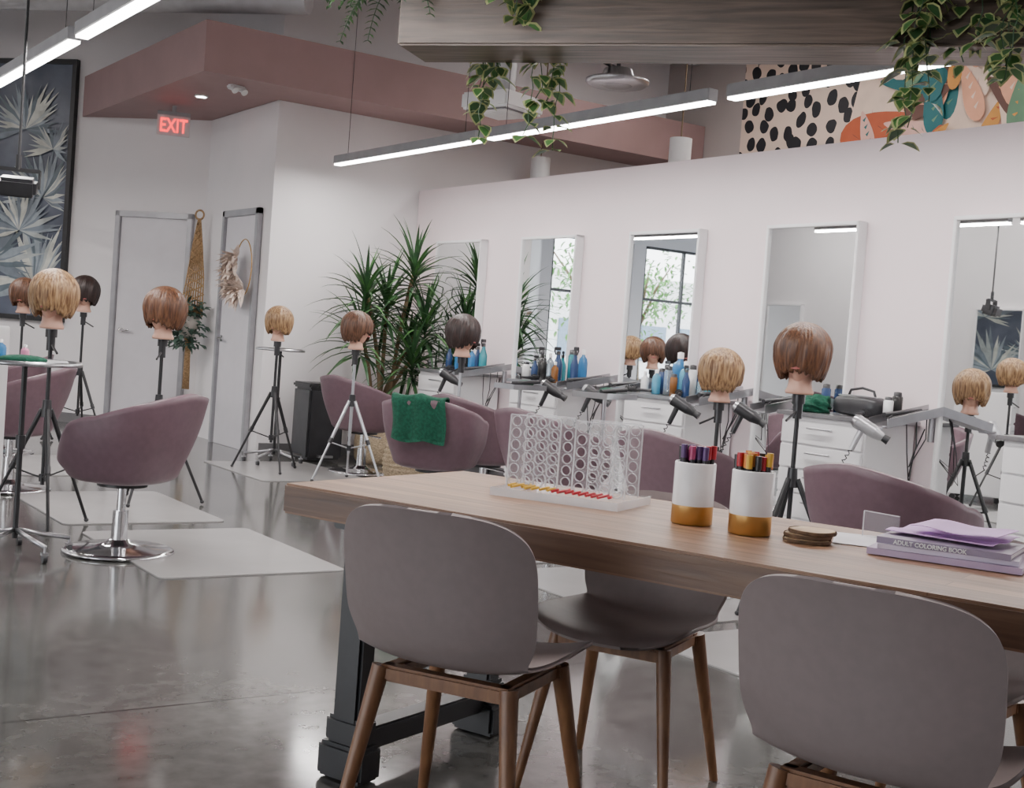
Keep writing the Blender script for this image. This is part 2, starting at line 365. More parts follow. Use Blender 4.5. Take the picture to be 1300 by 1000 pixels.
def fern(name,loc,seed,n=16,L_=.45):
    rnd=random.Random(seed); b=MB()
    for i in range(n):
        a=2*pi*i/n+rnd.uniform(-.2,.2); d=Vector((cos(a),sin(a),rnd.uniform(.1,.7))).normalized(); l=L_*rnd.uniform(.7,1.1); p=Vector((0,0,0)); pts=[p.copy()]; g=d.copy()
        for k in range(12):
            p=p+g*(l/12); pts.append(p.copy()); g=(g+Vector((0,0,-.17))).normalized()
            side=g.cross(Vector((0,0,1))).normalized(); ll=.06*(1-k/13)+.015
            for sg in(-1,1): b.strip(p,side*sg+g*.5,ll,.016,.3,leaf_d if k%2 else leaf_g,seg=2)
        b.tube(pts,.002,leaf_d,n=4)
    return b.build(name,loc)
fern("hanging_fern",bp(-.07,.10,.27),1,18,.38)
fern("hanging_fern",bp(.10,.38,.16),3,9,.25)
# ------------------------------------------------------------------ salon chair
def salon_chair():
    b=MB()
    def lip(a):
        if a<radians(105): return .79-.15*(a/radians(105))**1.5
        t=min(1,(a-radians(105))/radians(35)); t=t*t*(3-2*t); return .64-.17*t
    def pos(a,t,inner=0):
        h=lip(abs(a)); sg=a
        if t<.3:
            q=t/.3; r=.24*sin(q*pi/2)**.8; z=.335+.05*(1-cos(q*pi/2))**1.3
        else:
            q=(t-.3)/.7; z=.385+(h-.385)*q; r=.24+ (.040*sin(min(1,q*1.3)*pi/2)+.035*q*max(0,(h-.47)/.32)) 
        cx=sin(sg); cy=-cos(sg)
        n_=2.6; k=(abs(cx)**n_+abs(cy)**n_)**(-1/n_)
        yy=cy*k*r
        if cy<0 and t>.3: yy-= .055*((z-.385)/.4)
        return Vector((cx*k*r*1.04,yy,z))
    nu=64;nv=18
    b.gsolid(lambda u,v:pos(-pi+2*pi*u,v),nu,nv,-.028,leather,wrap=True)
    def cush(p):
        x=abs(p.x)**.7*(1 if p.x>0 else -1); y=abs(p.y)**.7*(1 if p.y>0 else -1); return Vector((x,y,p.z))
    b.ell((0,0.02,.445),(.215,.245,.055),leather,28,12,cush)
    b.cyl((0,0,.32),(0,0,.345),.12,blk); b.cyl((0,0,.17),(0,0,.34),.022,chrome); b.cyl((0,0,.05),(0,0,.2),.04,chrome,r2=.036,n=24)
    b.lathe([(0,.06),(.05,.06),(.06,.045),(.12,.028),(.24,.018),(.262,.01),(.265,.0),(0,0)],chrome,40)
    b.cyl((.03,0,.31),(.17,.05,.30),.007,chrome)
    return b
sc=None
tchair=(4.05,6.68)
for x,y,dx,dy in((1.92,6.06,-.62,.78),(1.9,8.3,-.8,.5),(2.3,10.4,-.9,.3),(4.87,9.20,.95,.2),(tchair[0],tchair[1],.75,.6),(4.62,7.0,.97,.1),(4.33,5.80,.97,.1),(4.25,4.58,.97,.15),(4.04,3.17,.97,.1),(3.95,1.8,.9,.1),(-2.2,12.5,-.9,.3),(-2.2,9.5,-.9,.3)):
    z=.0065
    if sc is None: sc=salon_chair().build("salon_chair",(x,y,z),face(dx,dy))
    else: inst(sc,"salon_chair",(x,y,z),face(dx,dy))
def towel():
    b=MB()
    def f(u,v):
        x=(u-.5)*.34; s_=(v-.45)*.62
        cy=.9*x*x
        if s_<-.02: y=-.370-.0+(-s_)*.10; z=.80+(s_+.02); y-=.012*sin(u*14)
        elif s_<.06: y=-.370+(s_+.02)*1.15; z=.803+.012*sin((s_+.02)/.08*pi)
        else: y=-.278+.01*sin(u*12)+.1*(s_-.06); z=.80-(s_-.06)
        z-= .02*abs(sin(u*5+v))
        return (x+.01*sin(v*9),y+cy,z)
    b.gsolid(f,24,26,.008,green_t); return b
towel().build("green_towel",(tchair[0],tchair[1],.0),face(.75,.6))
mt=MB()
def rr(w,h,r):
    pts=[]
    for cx,cy,a0 in((w/2-r,h/2-r,0),(-w/2+r,h/2-r,90),(-w/2+r,-h/2+r,180),(w/2-r,-h/2+r,270)):
        for k in range(5): a=radians(a0+k*22.5); pts.append((cx+r*cos(a),cy+r*sin(a)))
    return pts
mt.prism(rr(.92,1.26,.05),0.0005,.006,mat_m)
mo=mt.build("floor_mat",(2.36,6.02,0),0)
for x,y in((2.34,7.52),(2.6,9.6),(4.25,9.3),(4.2,7.6),(4.1,6.0),(4.0,4.6),(3.8,3.2)): inst(mo,"floor_mat",(x,y,0),0)
# ------------------------------------------------------------------ mannequin head, tripod
lipm=M("lip_pink",(.5,.15,.14),.4)
def head(hm,openf=.5,seed=0):
    rnd=random.Random(seed); ph=rnd.uniform(0,6)
    b=MB()
    b.X=Matrix.Translation((0,0,-.045))
    b.lathe([(0,.045),(.058,.045),(.062,.055),(.054,.07),(.050,.09),(.050,.13)],skin,24,sx=.95)
    def sk(p):
        x,y,z=p
        if z<0: x*=1-.38*(-z)**1.3; y=y*(1-.15*(-z))+.10*(-z)*(1 if y>-.2 else .3)
        if y>.3:
            y+= .16*math.exp(-(x/.16)**2-((z+.12)/.16)**2)+.06*math.exp(-(x/.3)**2-((z+.45)/.10)**2)+.07*math.exp(-(x/.3)**2-((z+.8)/.15)**2)
            for sg in(-1,1): y-= .07*math.exp(-((x-sg*.38)/.2)**2-((z-.08)/.12)**2)
        return Vector((x,y,z))
    b.ell((0,.005,.205),(.074,.092,.118),skin,40,28,sk)
    for sg in(-1,1):
        b.ell((sg*.076,-.005,.20),(.012,.02,.032),skin,10,8)
        b.ell((sg*.028,.088,.213),(.012,.006,.006),blkp,10,6)
    b.ell((0,.103,.152),(.022,.006,.006),lipm,12,6)
    zt=.345; zc=.225
    def hair(u,v):
        th=-pi+2*pi*u; af=abs(th)
        fr=1-min(1,max(0,(af-.45)/.5)); fr=fr*fr*(3-2*fr)
        zb=.108; zb=zb*(1-fr)+(.135+openf*.10)*fr + .007*sin(th*19+ph)+.005*sin(th*43)
        t=max(v,.001); z=zt-(zt-zb)*(1-cos(t*pi/2))
        if z>zc: r=sqrt(max(0,1-((z-zc)/(zt-zc))**2))
        else: r=1-.30*((zc-z)/.13)**2
        r*=1+.03*sin(th*11+ph+z*25)*min(1,t*2)+.016*sin(th*37+z*40)+.010*sin(th*61+ph)
        return (sin(th)*.118*r, cos(th)*.124*r-.004, z)
    b.gsolid(hair,120,24,-.012,hm,wrap=True)
    b.X=Matrix.Identity(4)
    return b
def put_head(x,y,z,hm,dx,dy,op=.5,sc_=1,seed=0,tilt=0):
    return head(hm,op,seed).build("mannequin_head",(x,y,z),0,rot=(radians(tilt),0,face(dx,dy)),scale=sc_)
def tripod(x,y,h,col,spread=.30,rz=0,hub=.62):
    b=MB(); b.cyl((0,0,h-.02),(0,0,h+.022),.03,blkp,n=20); b.cyl((0,0,h-.09),(0,0,h),.022,blkp); b.cyl((0,0,h-.05),(.10,.02,h-.10),.006,blkp)
    b.cyl((0,0,.22),(0,0,h-.05),.011,col); b.cyl((0,0,hub-.04),(0,0,hub+.05),.028,blkp,r2=.022); b.cyl((0,0,.24),(0,0,.28),.02,blkp)
    for k in range(3):
        a=2*pi*k/3; c_,s_=cos(a),sin(a)
        p0=Vector((c_*.025,s_*.025,hub)); p1=Vector((c_*spread,s_*spread,.012)); mid=p0.lerp(p1,.5)
        b.cyl(p0,mid,.013,col); b.cyl(mid,p1,.009,col); b.cyl(p0.lerp(p1,.47),p0.lerp(p1,.53),.016,blkp)
        b.ell(p1,(.014,.014,.012),blkp,10,6); b.cyl((c_*.015,s_*.015,.26),p0.lerp(p1,.52),.005,col)
    return b.build("tripod_stand",(x,y,.006),rz)
HD=[(4.12,9.33,1.035,h_blonde,blk,-.7,-.7,0,.95,.4),
    (4.45,8.62,1.02,h_brown,silver,.6,-.8,.4,1.0,1.1),
    (4.88,7.78,1.03,h_dark,silver,.3,-.8,0,1.06,1.8),
    (4.83,5.03,.92,h_blonde,blk,.8,-.6,.1,1.0,2.5),
    (4.40,4.06,1.02,h_red,blk,-.9,-.5,.0,1.12,3.2),
    (2.62,7.66,1.02,h_red,blk,-.9,-.5,.0,1.1,3.9),
    (1.74,6.83,1.05,h_blonde,blk,-.6,-.8,0,1.06,4.6),
    (3.17,11.4,1.15,h_dark,blk,-.3,-.9,0,1.1,5.3),
    (2.68,11.5,1.10,h_brown,blk,-.5,-.8,0,1.05,6.0),
    (-2.0,10.8,1.05,h_brown,blk,.5,-.5,.2,1.0,.3)]
for i,(x,y,z,hm,tc_,dx,dy,op,s_,rz) in enumerate(HD):
    put_head(x,y,z,hm,dx,dy,op,s_,i); tripod(x,y,z-.03,tc_,.30,rz=rz)
# ------------------------------------------------------------------ stations
def station():
    b=MB(); w=.62;d=.42;h=.86
    b.box((0,-d/2,.10+(h-.10)/2),(w,d,h-.10),lac,bev=.004); b.box((0,-d/2,.06),(w-.06,d-.06,.12),lac_g)
    b.box((0,-d/2-.01,h+.012),(w+.06,d+.04,.024),steel_d,bev=.004)
    n=5; hh=(h-.14)/n
    for k in range(n):
        z=.12+hh*(k+.5); b.box((0,-d-.008,z),(w-.02,.018,hh-.012),lac,bev=.003); b.cyl((-.09,-d-.035,z+hh*.2),(.09,-d-.035,z+hh*.2),.006,steel)
        for sx in(-1,1): b.cyl((sx*.08,-d-.035,z+hh*.2),(sx*.08,-d-.012,z+hh*.2),.004,steel,n=8)
    return b
def dryer(b,c,yaw=0,col=None,pitch=0):
    col=col or blkp
    b.X=Matrix.Translation(c)@Matrix.Rotation(yaw,4,'Z')@Matrix.Rotation(pitch,4,'Y')@Matrix.Scale(.85,4)
    b.cyl((-.10,0,0),(.03,0,0),.046,col,r2=.042,n=20); b.cyl((.03,0,0),(.09,0,0),.042,col,r2=.026,n=20); b.cyl((-.125,0,0),(-.10,0,0),.032,steel,r2=.046,n=20); b.cyl((.09,0,0),(.13,0,0),.024,blkp,r2=.028,n=20)
    b.cyl((-.045,0,-.03),(-.03,0,-.17),.021,col,r2=.018,n=14)
    pts=[(-.03,0,-.16)]+[(-.03+.012*sin(k*2.2),.012*cos(k*2.2)-.01,-.16-k*.012) for k in range(14)]+[(-.03,.04,-.38)]
    b.tube(pts,.004,blkp,n=6); b.X=Matrix.Identity(4)
def holder(col):
    b=MB()
    b.box((0,-.24,0),(.12,.50,.012),steel,rot=(radians(10),0,0),bev=.003); b.box((-.06,-.24,.02),(.006,.50,.05),steel,rot=(radians(10),0,0)); b.box((.06,-.24,.02),(.006,.50,.05),steel,rot=(radians(10),0,0))
    b.cyl((0,-.03,-.12),(0,-.03,.02),.02,steel); b.lathe([(.048,-.01),(.055,0),(.048,.01),(.044,0),(.048,-.01)],steel,24,c=(0,-.53,-.05))
    b.cyl((-.02,-.42,.02),(-.03,-.10,.05),.014,blkp); b.cyl((.02,-.40,.0),(.03,-.12,.055),.011,blkp); b.cyl((.02,-.40,.02),(.02,-.44,.0),.005,blkp)
    for q in range(3):
        b.tube([(.03-.03*q,-.12-.05*q,.03),(.05-.02*q,-.14-.05*q,-.10-.04*q),(.0+.02*q,-.2-.02*q,-.26-.05*q),(-.04,-.12,-.20),(-.03,-.05,-.05)],.0035,blkp,n=6)
    dryer(b,(.02,-.57,-.06),radians(35),col,radians(28)); return b
bottle_cols={n:M("bottle_"+n,c,.2,trans=t) for n,c,t in(("blue",(.05,.25,.55),.4),("teal",(.04,.35,.42),.4),("white",(.8,.8,.8),0),("clear",(.75,.85,.92),.8),("navy",(.02,.05,.14),0),("pink",(.7,.25,.4),0),("black",(.02,.02,.02),0),("cyan",(.15,.5,.7),.5),("amber",(.30,.12,.03),.3))}
def bottle(b,c,r,h,mt,kind=0,capm=None):
    capm=capm or blkp
    if kind==0:
        b.lathe([(0,0),(r*.95,0),(r,.01),(r,h*.6),(r*.85,h*.72),(r*.35,h*.8),(r*.35,h*.86)],mt,20,c); b.lathe([(r*.42,h*.84),(r*.42,h*.98),(0,h)],capm,14,c)
    elif kind==1:
        b.lathe([(0,0),(r*.95,0),(r,.01),(r,h*.5),(r*.5,h*.68),(r*.35,h*.78)],mt,20,c); b.lathe([(r*.45,h*.76),(r*.45,h*.86),(0,h*.86)],capm,14,c)
        b.box((c[0]+r*.3,c[1],c[2]+h*.92),(r*1.6,r*.6,h*.10),capm,bev=.004); b.box((c[0]+r*.9,c[1],c[2]+h*.82),(r*.2,r*.3,h*.14),capm,rot=(0,.4,0))
    else:
        b.lathe([(0,0),(r,0),(r,h*.8),(r*.8,h*.85)],mt,20,c); b.lathe([(r*.8,h*.85),(r*.75,h*.98),(0,h)],capm,16,c)
ys=(9.22,7.80,6.40,4.93,3.45,2.0); so=None
white_dr=M("hair_dryer_silver",(.5,.5,.52),.3,metal=.5)
rnd=random.Random(11)
for i,y in enumerate(ys):
    l=(5.98,y,0)
    if so is None: so=station().build("styling_station_cabinet",l,-pi/2)
    else: inst(so,"styling_station_cabinet",l,-pi/2)
    for dy in ((-.46,.44) if i in(2,3) else (-.46,)):
        l=(5.96,y+dy,.90)
        holder(white_dr if (i==3 and dy<0) else blkp).build("hair_dryer_in_holder",l,-pi/2)
sets={0:[(.2,-.2,.03,.24,"navy",1),(.12,-.16,.03,.22,"teal",2),(.02,-.22,.028,.2,"blue",0),(-.08,-.2,.03,.20,"black",2),(-.18,-.15,.03,.26,"navy",1),(-.25,-.14,.035,.30,"teal",1),(-.26,-.26,.03,.22,"blue",0)],
      1:[(-.05,-.25,.035,.28,"navy",1),(-.14,-.18,.035,.26,"teal",2),(-.22,-.14,.035,.27,"blue",0),(.12,-.2,.03,.22,"clear",0),(.20,-.22,.032,.27,"black",1),(.04,-.32,.028,.18,"black",2),(-.26,-.25,.03,.29,"navy",1),(.04,-.14,.03,.25,"teal",1),(-.14,-.34,.028,.16,"amber",0),(.24,-.34,.03,.14,"white",2),(.14,-.33,.026,.20,"navy",1)],
      2:[(.08,-.15,.055,.30,"blue",0),(-.04,-.2,.045,.24,"cyan",0),(-.13,-.22,.03,.22,"white",2),(-.22,-.15,.045,.28,"teal",1),(.2,-.2,.03,.18,"navy",2),(-.26,-.26,.025,.16,"clear",0),(.02,-.30,.03,.20,"clear",2),(-.18,-.32,.026,.22,"navy",1),(.24,-.13,.03,.24,"black",1),(.14,-.30,.03,.17,"cyan",0),(-.07,-.33,.026,.15,"amber",2),(-.10,-.12,.03,.26,"navy",1),(.26,-.30,.028,.15,"white",0)],
      3:[(-.25,-.10,.03,.16,"black",2),(-.27,-.20,.028,.13,"white",2),(.28,-.10,.028,.17,"navy",2)],4:[(.1,-.2,.04,.24,"pink",0),(0,-.2,.04,.24,"blue",1),(-.1,-.2,.035,.22,"teal",1)],5:[(0,-.2,.04,.24,"teal",1)]}
for i,l in sets.items():
    for (dx,dy,r,h,cn,kd) in l:
        b=MB(); bottle(b,(0,0,0),r,h,bottle_cols[cn],kd,wh_p if kd==0 else blkp); b.build("spray_bottle" if kd==1 else "hair_product_bottle",(5.98+dy,ys[i]+dx,.885),rnd.uniform(0,6))
for i,(x,y,a) in enumerate(((5.60,9.15,.5),(5.585,7.62,1.2),(5.585,7.9,.2),(5.59,6.2,.9),(5.585,6.60,2.0),(5.60,4.70,.4))):
    b=MB(); b.cyl((-.09,0,.02),(.02,0,.02),.010,blkp,r2=.012); b.cyl((.02,0,.022),(.10,0,.022),.019,blkp,n=14)
    for q in range(40):
        aa=q*2.4; xx=.025+.07*q/40; b.cyl((xx,0,.022),(xx,cos(aa)*.028,.026+abs(sin(aa))*.025),.0018,blk,n=4)
    b.build("hair_brush",(x,y,.886),a)
def crumple(name,loc,r,mt,seed,h=.05):
    rn=random.Random(seed); ph=[rn.uniform(0,6) for _ in range(6)]; b=MB()
    def f(p):
        k=1+.18*sin(p.x*5+ph[0])+.15*sin(p.y*7+ph[1])+.1*sin(p.z*9+p.x*6+ph[2]); return Vector((p.x*k,p.y*k,max(p.z*k*(1+.3*sin(p.x*8+ph[3])*sin(p.y*8+ph[4])),-.75)))
    b.ell((0,0,h*.75),(r,r*.8,h),mt,36,20,f); return b.build(name,loc)
crumple("green_towel",(5.68,5.12,.885),.12,green_t,1)
b=MB()
def bagf(p): return Vector((abs(p.x)**.5*(1 if p.x>0 else -1),abs(p.y)**.5*(1 if p.y>0 else -1),abs(p.z)**.6*(1 if p.z>0 else -1)))
b.ell((0,0,.06),(.16,.09,.06),blkp,28,14,bagf); b.tube([(-.1,0,.10),(-.08,0,.15),(0,0,.165),(.08,0,.15),(.1,0,.10)],.008,blkp); b.tube([(-.15,-.02,.115),(0,-.03,.121),(.15,-.02,.115)],.004,steel,n=6)
b.build("black_tool_bag",(5.79,4.86,.885),-pi/2+.05)
# ------------------------------------------------------------------ tray stands
def traystand(name,loc,h,w,d,items,rz=0,round_=False):
    b=MB()
    if round_:
        b.lathe([(0,h),(w,h),(w+.006,h+.006),(w,h+.022),(w-.006,h+.022),(w-.012,h+.006),(0,h+.004)],steel,40)
    else:
        b.box((0,0,h),(w,d,.008),steel)
        for sx in(-1,1): b.box((sx*w/2,0,h+.015),(.006,d,.035),steel)
        for sy in(-1,1): b.box((0,sy*d/2,h+.015),(w,.006,.035),steel)
    b.cyl((0,0,.08),(0,0,h),.013,blk if round_ else steel); b.cyl((0,0,.5),(0,0,.56),.022,blkp)
    for k in range(5):
        a=2*pi*k/5; p=(cos(a)*.25,sin(a)*.25,.075); b.tube([(0,0,.12),(cos(a)*.1,sin(a)*.1,.10),p],.011,steel)
        b.cyl((p[0],p[1],.08),(p[0],p[1],.045),.006,steel); b.cyl((p[0]-.009,p[1],.0235),(p[0]+.009,p[1],.0235),.023,blkp)
        b.box((p[0],p[1],.044),(.03,.03,.012),steel)
    items(b,h+.008); return b.build(name,loc,rz)
def it1(b,z):
    bottle(b,(-.10,.05,z),.025,.10,bottle_cols["blue"],0,wh_p); bottle(b,(.02,.10,z),.02,.08,bottle_cols["pink"],0,wh_p)
    b.ell((-.02,-.04,z+.015),(.11,.07,.022),green_t,24,10); b.box((.13,.0,z+.008),(.12,.05,.015),wh_p,bev=.004)
traystand("round_tray_stand",(1.44,6.08,.0),.89,.25,.2,it1,0,True)
def it2(b,z): b.box((0,0,z+.01),(.2,.12,.02),blkp,bev=.005); b.ell((.06,.02,z+.03),(.07,.05,.025),green_t,20,10); b.cyl((-.12,-.05,z+.03),(.1,-.09,z+.05),.014,blkp)
traystand("tool_tray_stand",(4.97,6.2,0),.86,.34,.26,it2,.3)
def it3(b,z): pass
traystand("round_tray_stand",(4.36,9.80,0),.95,.2,.2,it3,0,True)
traystand("tool_tray_stand",(5.12,7.35,0),.84,.30,.22,it2,.1)
b=MB(); b.box((0,0,.55),(.45,.5,.98),lac,bev=.006)
for k in range(4): b.box((0,-.255,.2+k*.22),(.43,.015,.2),lac,bev=.004); b.cyl((-.08,-.27,.25+k*.22),(.08,-.27,.25+k*.22),.006,steel)
for sx in(-.18,.18):
    for sy in(-.2,.2): b.cyl((sx-.01,sy,.028),(sx+.01,sy,.028),.028,blkp); b.cyl((sx,sy,.03),(sx,sy,.07),.008,steel)
b.build("white_drawer_trolley",(1.36,7.35,0),-.5)
# ------------------------------------------------------------------ plants
DX,DY=5.40,9.92
def dracaena():
    rn=random.Random(5); b=MB()
    b.lathe([(0,.0),(.17,0),(.20,.05),(.21,.18),(.19,.34),(.17,.36),(.16,.33),(0,.31)],basket_m,32)
    for (x,y,h,lx,ly) in((0,0,1.45,.0,.0),(.06,-.05,1.74,.14,-.05),(-.06,.03,1.15,-.22,-.12),(.04,.06,.95,.15,-.25),(-.03,-.06,1.52,-.22,.0),(0,.03,1.05,.3,.05),(.02,.0,1.3,.30,-.15)):
        pts=[(x+lx*t*t,y+ly*t*t,.30+(h-.30)*t) for t in[k/8 for k in range(9)]]
        b.tube(pts,.018,stem_m); top=Vector(pts[-1])
        for i in range(54):
            a=i*2.399; el=1.35-1.9*(i/54); L_=rn.uniform(.36,.58)
            d=Vector((cos(a)*cos(el),sin(a)*cos(el),sin(el)+.15))
            if d.y>0: d.y*=.35
            b.strip(top-Vector((0,0,.004*i)),d,L_,.036,1.1,leaf_d if i%3 else leaf_g,seg=6)
    for v in b.v:
        v.x=min(v.x,5.88-DX+.03*math.tanh((v.x-.45)*3)); v.y=min(v.y,10.53-DY)
    return b
dracaena().build("potted_dracaena",(DX,DY,0),0)
b=MB(); b.lathe([(0,0),(.15,0),(.18,.08),(.18,.2),(.155,.3),(.145,.3),(.16,.2),(.15,.03),(0,.02)],basket_m,32)
for k in range(8): b.lathe([(.16+.02*sin(k/7*pi),.02+k*.034),(.172+.02*sin(k/7*pi),.036+k*.034),(.16+.02*sin(k/7*pi),.052+k*.034)],basket_m,32)
b.build("woven_basket",(4.95,8.60,.006))
b=MB(); b.box((0,0,.33),(.34,.34,.62),blkp,bev=.02); b.box((0,0,.66),(.36,.36,.05),blk,bev=.015); b.box((0,-.18,.05),(.14,.05,.02),steel); b.build("black_trash_bin",(4.90,10.12,0),0)
# ------------------------------------------------------------------ macrame & wreath
b=MB()
b.lathe([(.035,0),(.045,.008),(.055,0),(.045,-.008),(.035,0)],jute,20)
for v in range(len(b.v)): b.v[v]=Vector((b.v[v].x,-.02+b.v[v].z,b.v[v].y))
for k in range(9):
    u=(k-4)/4
    b.tube([(u*.01,-.02,-.04),(u*.05,-.025,-.3),(u*.09,-.03,-.62),(u*.11,-.06,-.85),(u*.11,-.05,-1.0)],.008,jute,n=6)
for k in range(10):
    z=-.1-k*.085; w=.015+.011*k
    for sg in(-1,1): b.tube([(-w,-.03,z),(0,-.04,z-.045*sg),(w,-.03,z)],.008,jute,n=6)
for k in range(9): u=(k-4)/4; b.tube([(u*.11,-.06,-.9),(u*.08,-.10,-1.12),(u*.02,-.09,-1.26),(u*.03,-.08,-1.72)],.009,jute,n=6)
b.lathe([(0,-1.22),(.07,-1.2),(.11,-1.08),(.115,-1.0),(.10,-1.0),(0,-1.02)],M("planter_white",(.6,.55,.5),.5),20,c=(0,-.12,0))
rn=random.Random(8)
for i in range(300):
    a=rn.uniform(0,2*pi); rr_=rn.uniform(.03,.20); c0=Vector((cos(a)*rr_,-.16+sin(a)*rr_*.6,-.98+rn.uniform(-.34,.12)))
    c0.y=min(c0.y,-.04); b.strip(c0,(cos(a),min(.0,sin(a)),rn.uniform(-.6,.4)),rn.uniform(.05,.09),.055,.5,euc,seg=3)
b.build("macrame_plant_hanger",(4.44,12.10,2.19),-.85)
b=MB(); pts=[(.19*cos(2*pi*k/32),-.03,.26*sin(2*pi*k/32)) for k in range(33)]; b.tube(pts,.005,gold,n=6)
for i in range(420):
    a=rn.uniform(radians(140),radians(300)); c0=Vector((.15*cos(a),-.06,.2*sin(a)-.02)); d=Vector((rn.uniform(-1,.6),rn.uniform(-.9,-.1),rn.uniform(-1,.6)))
    b.strip(c0,d,rn.uniform(.10,.20),.055,.5,pamp,seg=4)
b.build("pampas_wreath",(4.46,10.90,1.66),-pi/2)
# ------------------------------------------------------------------ exit sign, ceiling gear
b=MB(); b.box((0,0,.20),(.30,.05,.035),lampbody,bev=.005); b.cyl((0,0,.21),(0,0,.275),.02,lampbody); b.box((0,0,.09),(.30,.012,.19),M("sign_acrylic",(.75,.70,.70),.2,alpha=.75),bev=.003)
ex=b.build("exit_sign",(3.98,11.72,2.865),face(.35,1)-0)
def text(body,size,mt,parent,loc,rot,sc_=(.85,1.25,1)):
    cu=bpy.data.curves.new(body,'FONT'); cu.body=body; cu.size=size; cu.extrude=.0012; cu.align_x='CENTER'; cu.offset=.002*size/.145
    to=bpy.data.objects.new(body,cu); bpy.context.collection.objects.link(to)
    dg=bpy.context.evaluated_depsgraph_get(); me=bpy.data.meshes.new_from_object(to.evaluated_get(dg)); bpy.data.objects.remove(to)
    me.materials.clear(); me.materials.append(mt); o=bpy.data.objects.new("letters",me); bpy.context.collection.objects.link(o); o.parent=parent; o.location=loc; o.rotation_euler=rot; o.scale=sc_
text("EXIT",.145,red_e,ex,(0,-.010,.03),(pi/2,0,0))
b=MB(); b.cyl((0,0,0),(0,0,-.012),.06,wh_p); b.cyl((0,0,-.012),(0,0,-.014),.045,led); b.build("recessed_downlight",(3.97,11.0,3.149))
b=MB(); b.box((0,0,-.02),(.16,.08,.04),wh_p,bev=.012)
for sx in(-.05,.05): b.cyl((sx,-.02,-.03),(sx,-.05,-.055),.024,wh_p,r2=.03)
b.build("emergency_light",(4.0,10.25,3.149),.3)
for x,y in((7.2,10.28),(7.2,8.22)):
    b=MB(); b.cyl((0,0,0),(0,0,.23),.095,wh_p,n=28); b.cyl((0,0,-.004),(0,0,.0),.08,blk,n=28); b.cyl((0,0,.23),(0,0,H-2.78),.006,stem_m,n=8); b.build("cylinder_pendant_lamp",(x,y,2.78))
b=MB(); b.lathe([(0,0),(.2,0),(.23,.02),(.23,.04),(.12,.06),(.10,.12),(0,.12)],steel,36); b.lathe([(0,-.01),(.09,-.01),(.11,0)],steel_d,30); b.cyl((0,0,.1),(0,0,H-3.07),.015,blk); b.tube([(0,0,.12),(-.20,0,.16),(-.35,.1,.25)],.015,blk); b.build("round_air_diffuser",(5.70,7.25,3.07))
b=MB(); b.box((0,0,.06),(.50,.50,.14),wh_p,bev=.02); b.box((0,0,-.01),(.42,.42,.02),lac_g)
for k in range(4): b.box((0,0,-.02),(.38-.09*k,.38-.09*k,.012+.004*k),wh_p)
b.cyl((0,0,.12),(0,0,1.2),.10,conc); b.build("square_air_diffuser",(5.80,8.9,3.08),.3)
b=MB()
for y in(1.5,4.5,7.5,10.0,13,16,19): b.box((-1.5,y,H-.06),(20.8,.10,.10),conc,bev=.005) if y<10.4 else b.box((-5.5,y,H-.06),(10,.10,.10),conc,bev=.005)
b.build("ceiling_joists")
b=MB(); b.cyl((0.0,-3.5,0),(0.0,14.3,0),.17,conc,n=28)
for k in range(11): b.cyl((0.0,-3+k*1.5,0),(0.0,-2.96+k*1.5,0),.18,conc,n=28)
b.build("air_duct",(2.35,0,3.98))
b=MB(); b.cyl((0,0,0),(2.4,-2.6,0),.10,conc,n=20); b.build("air_duct",(2.0,12.4,3.85))
# mural
b=MB()
def spots():
    mt,nt,bb=newmat("mural_spots"); L=nt.links.new
    tc=nt.nodes.new("ShaderNodeTexCoord"); sp=nt.nodes.new("ShaderNodeSeparateXYZ"); cb=nt.nodes.new("ShaderNodeCombineXYZ"); L(tc.outputs["Object"],sp.inputs[0]); L(sp.outputs["Y"],cb.inputs[0]); L(sp.outputs["Z"],cb.inputs[1])
    nz=nt.nodes.new("ShaderNodeTexNoise"); nz.inputs["Scale"].default_value=4; L(cb.outputs[0],nz.inputs["Vector"])
    ad=nt.nodes.new("ShaderNodeVectorMath"); ad.operation='MULTIPLY_ADD'; ad.inputs[1].default_value=(.10,.10,0); L(nz.outputs["Color"],ad.inputs[0]); L(cb.outputs[0],ad.inputs[2])
    mp=nt.nodes.new("ShaderNodeMapping"); mp.inputs["Scale"].default_value=(1,.85,1); L(ad.outputs[0],mp.inputs[0])
    vo=nt.nodes.new("ShaderNodeTexVoronoi"); vo.voronoi_dimensions='2D'; vo.inputs["Scale"].default_value=6.0; vo.inputs["Randomness"].default_value=.75; L(mp.outputs[0],vo.inputs["Vector"])
    rp=nt.nodes.new("ShaderNodeValToRGB"); rp.color_ramp.interpolation='CONSTANT'; rp.color_ramp.elements[0].color=(.012,.012,.016,1); rp.color_ramp.elements[1].position=.36; rp.color_ramp.elements[1].color=(.72,.56,.46,1)
    L(vo.outputs["Distance"],rp.inputs[0]); L(rp.outputs[0],bb.inputs["Base Color"]); bb.inputs["Roughness"].default_value=.6; return mt
b.box((0,3.0,1.5),(.02,6,3.0),spots())
MC=[M("mural_"+n,c,.6,var=.05) for n,c in(("peach",(.75,.36,.22)),("teal",(.008,.13,.14)),("rust",(.45,.09,.03)),("cream",(.78,.60,.48)),("sage",(.12,.24,.14)),("brown",(.12,.05,.035)),("pinkish",(.70,.42,.35)),("ochre",(.60,.27,.05)))]
rn=random.Random(21)
b.add([(-.0105,0,0),(-.0105,4.3,0),(-.0105,4.75,1.5),(-.0105,4.4,3),(-.0105,0,3)],[[0,1,2,3,4]],MC[3])
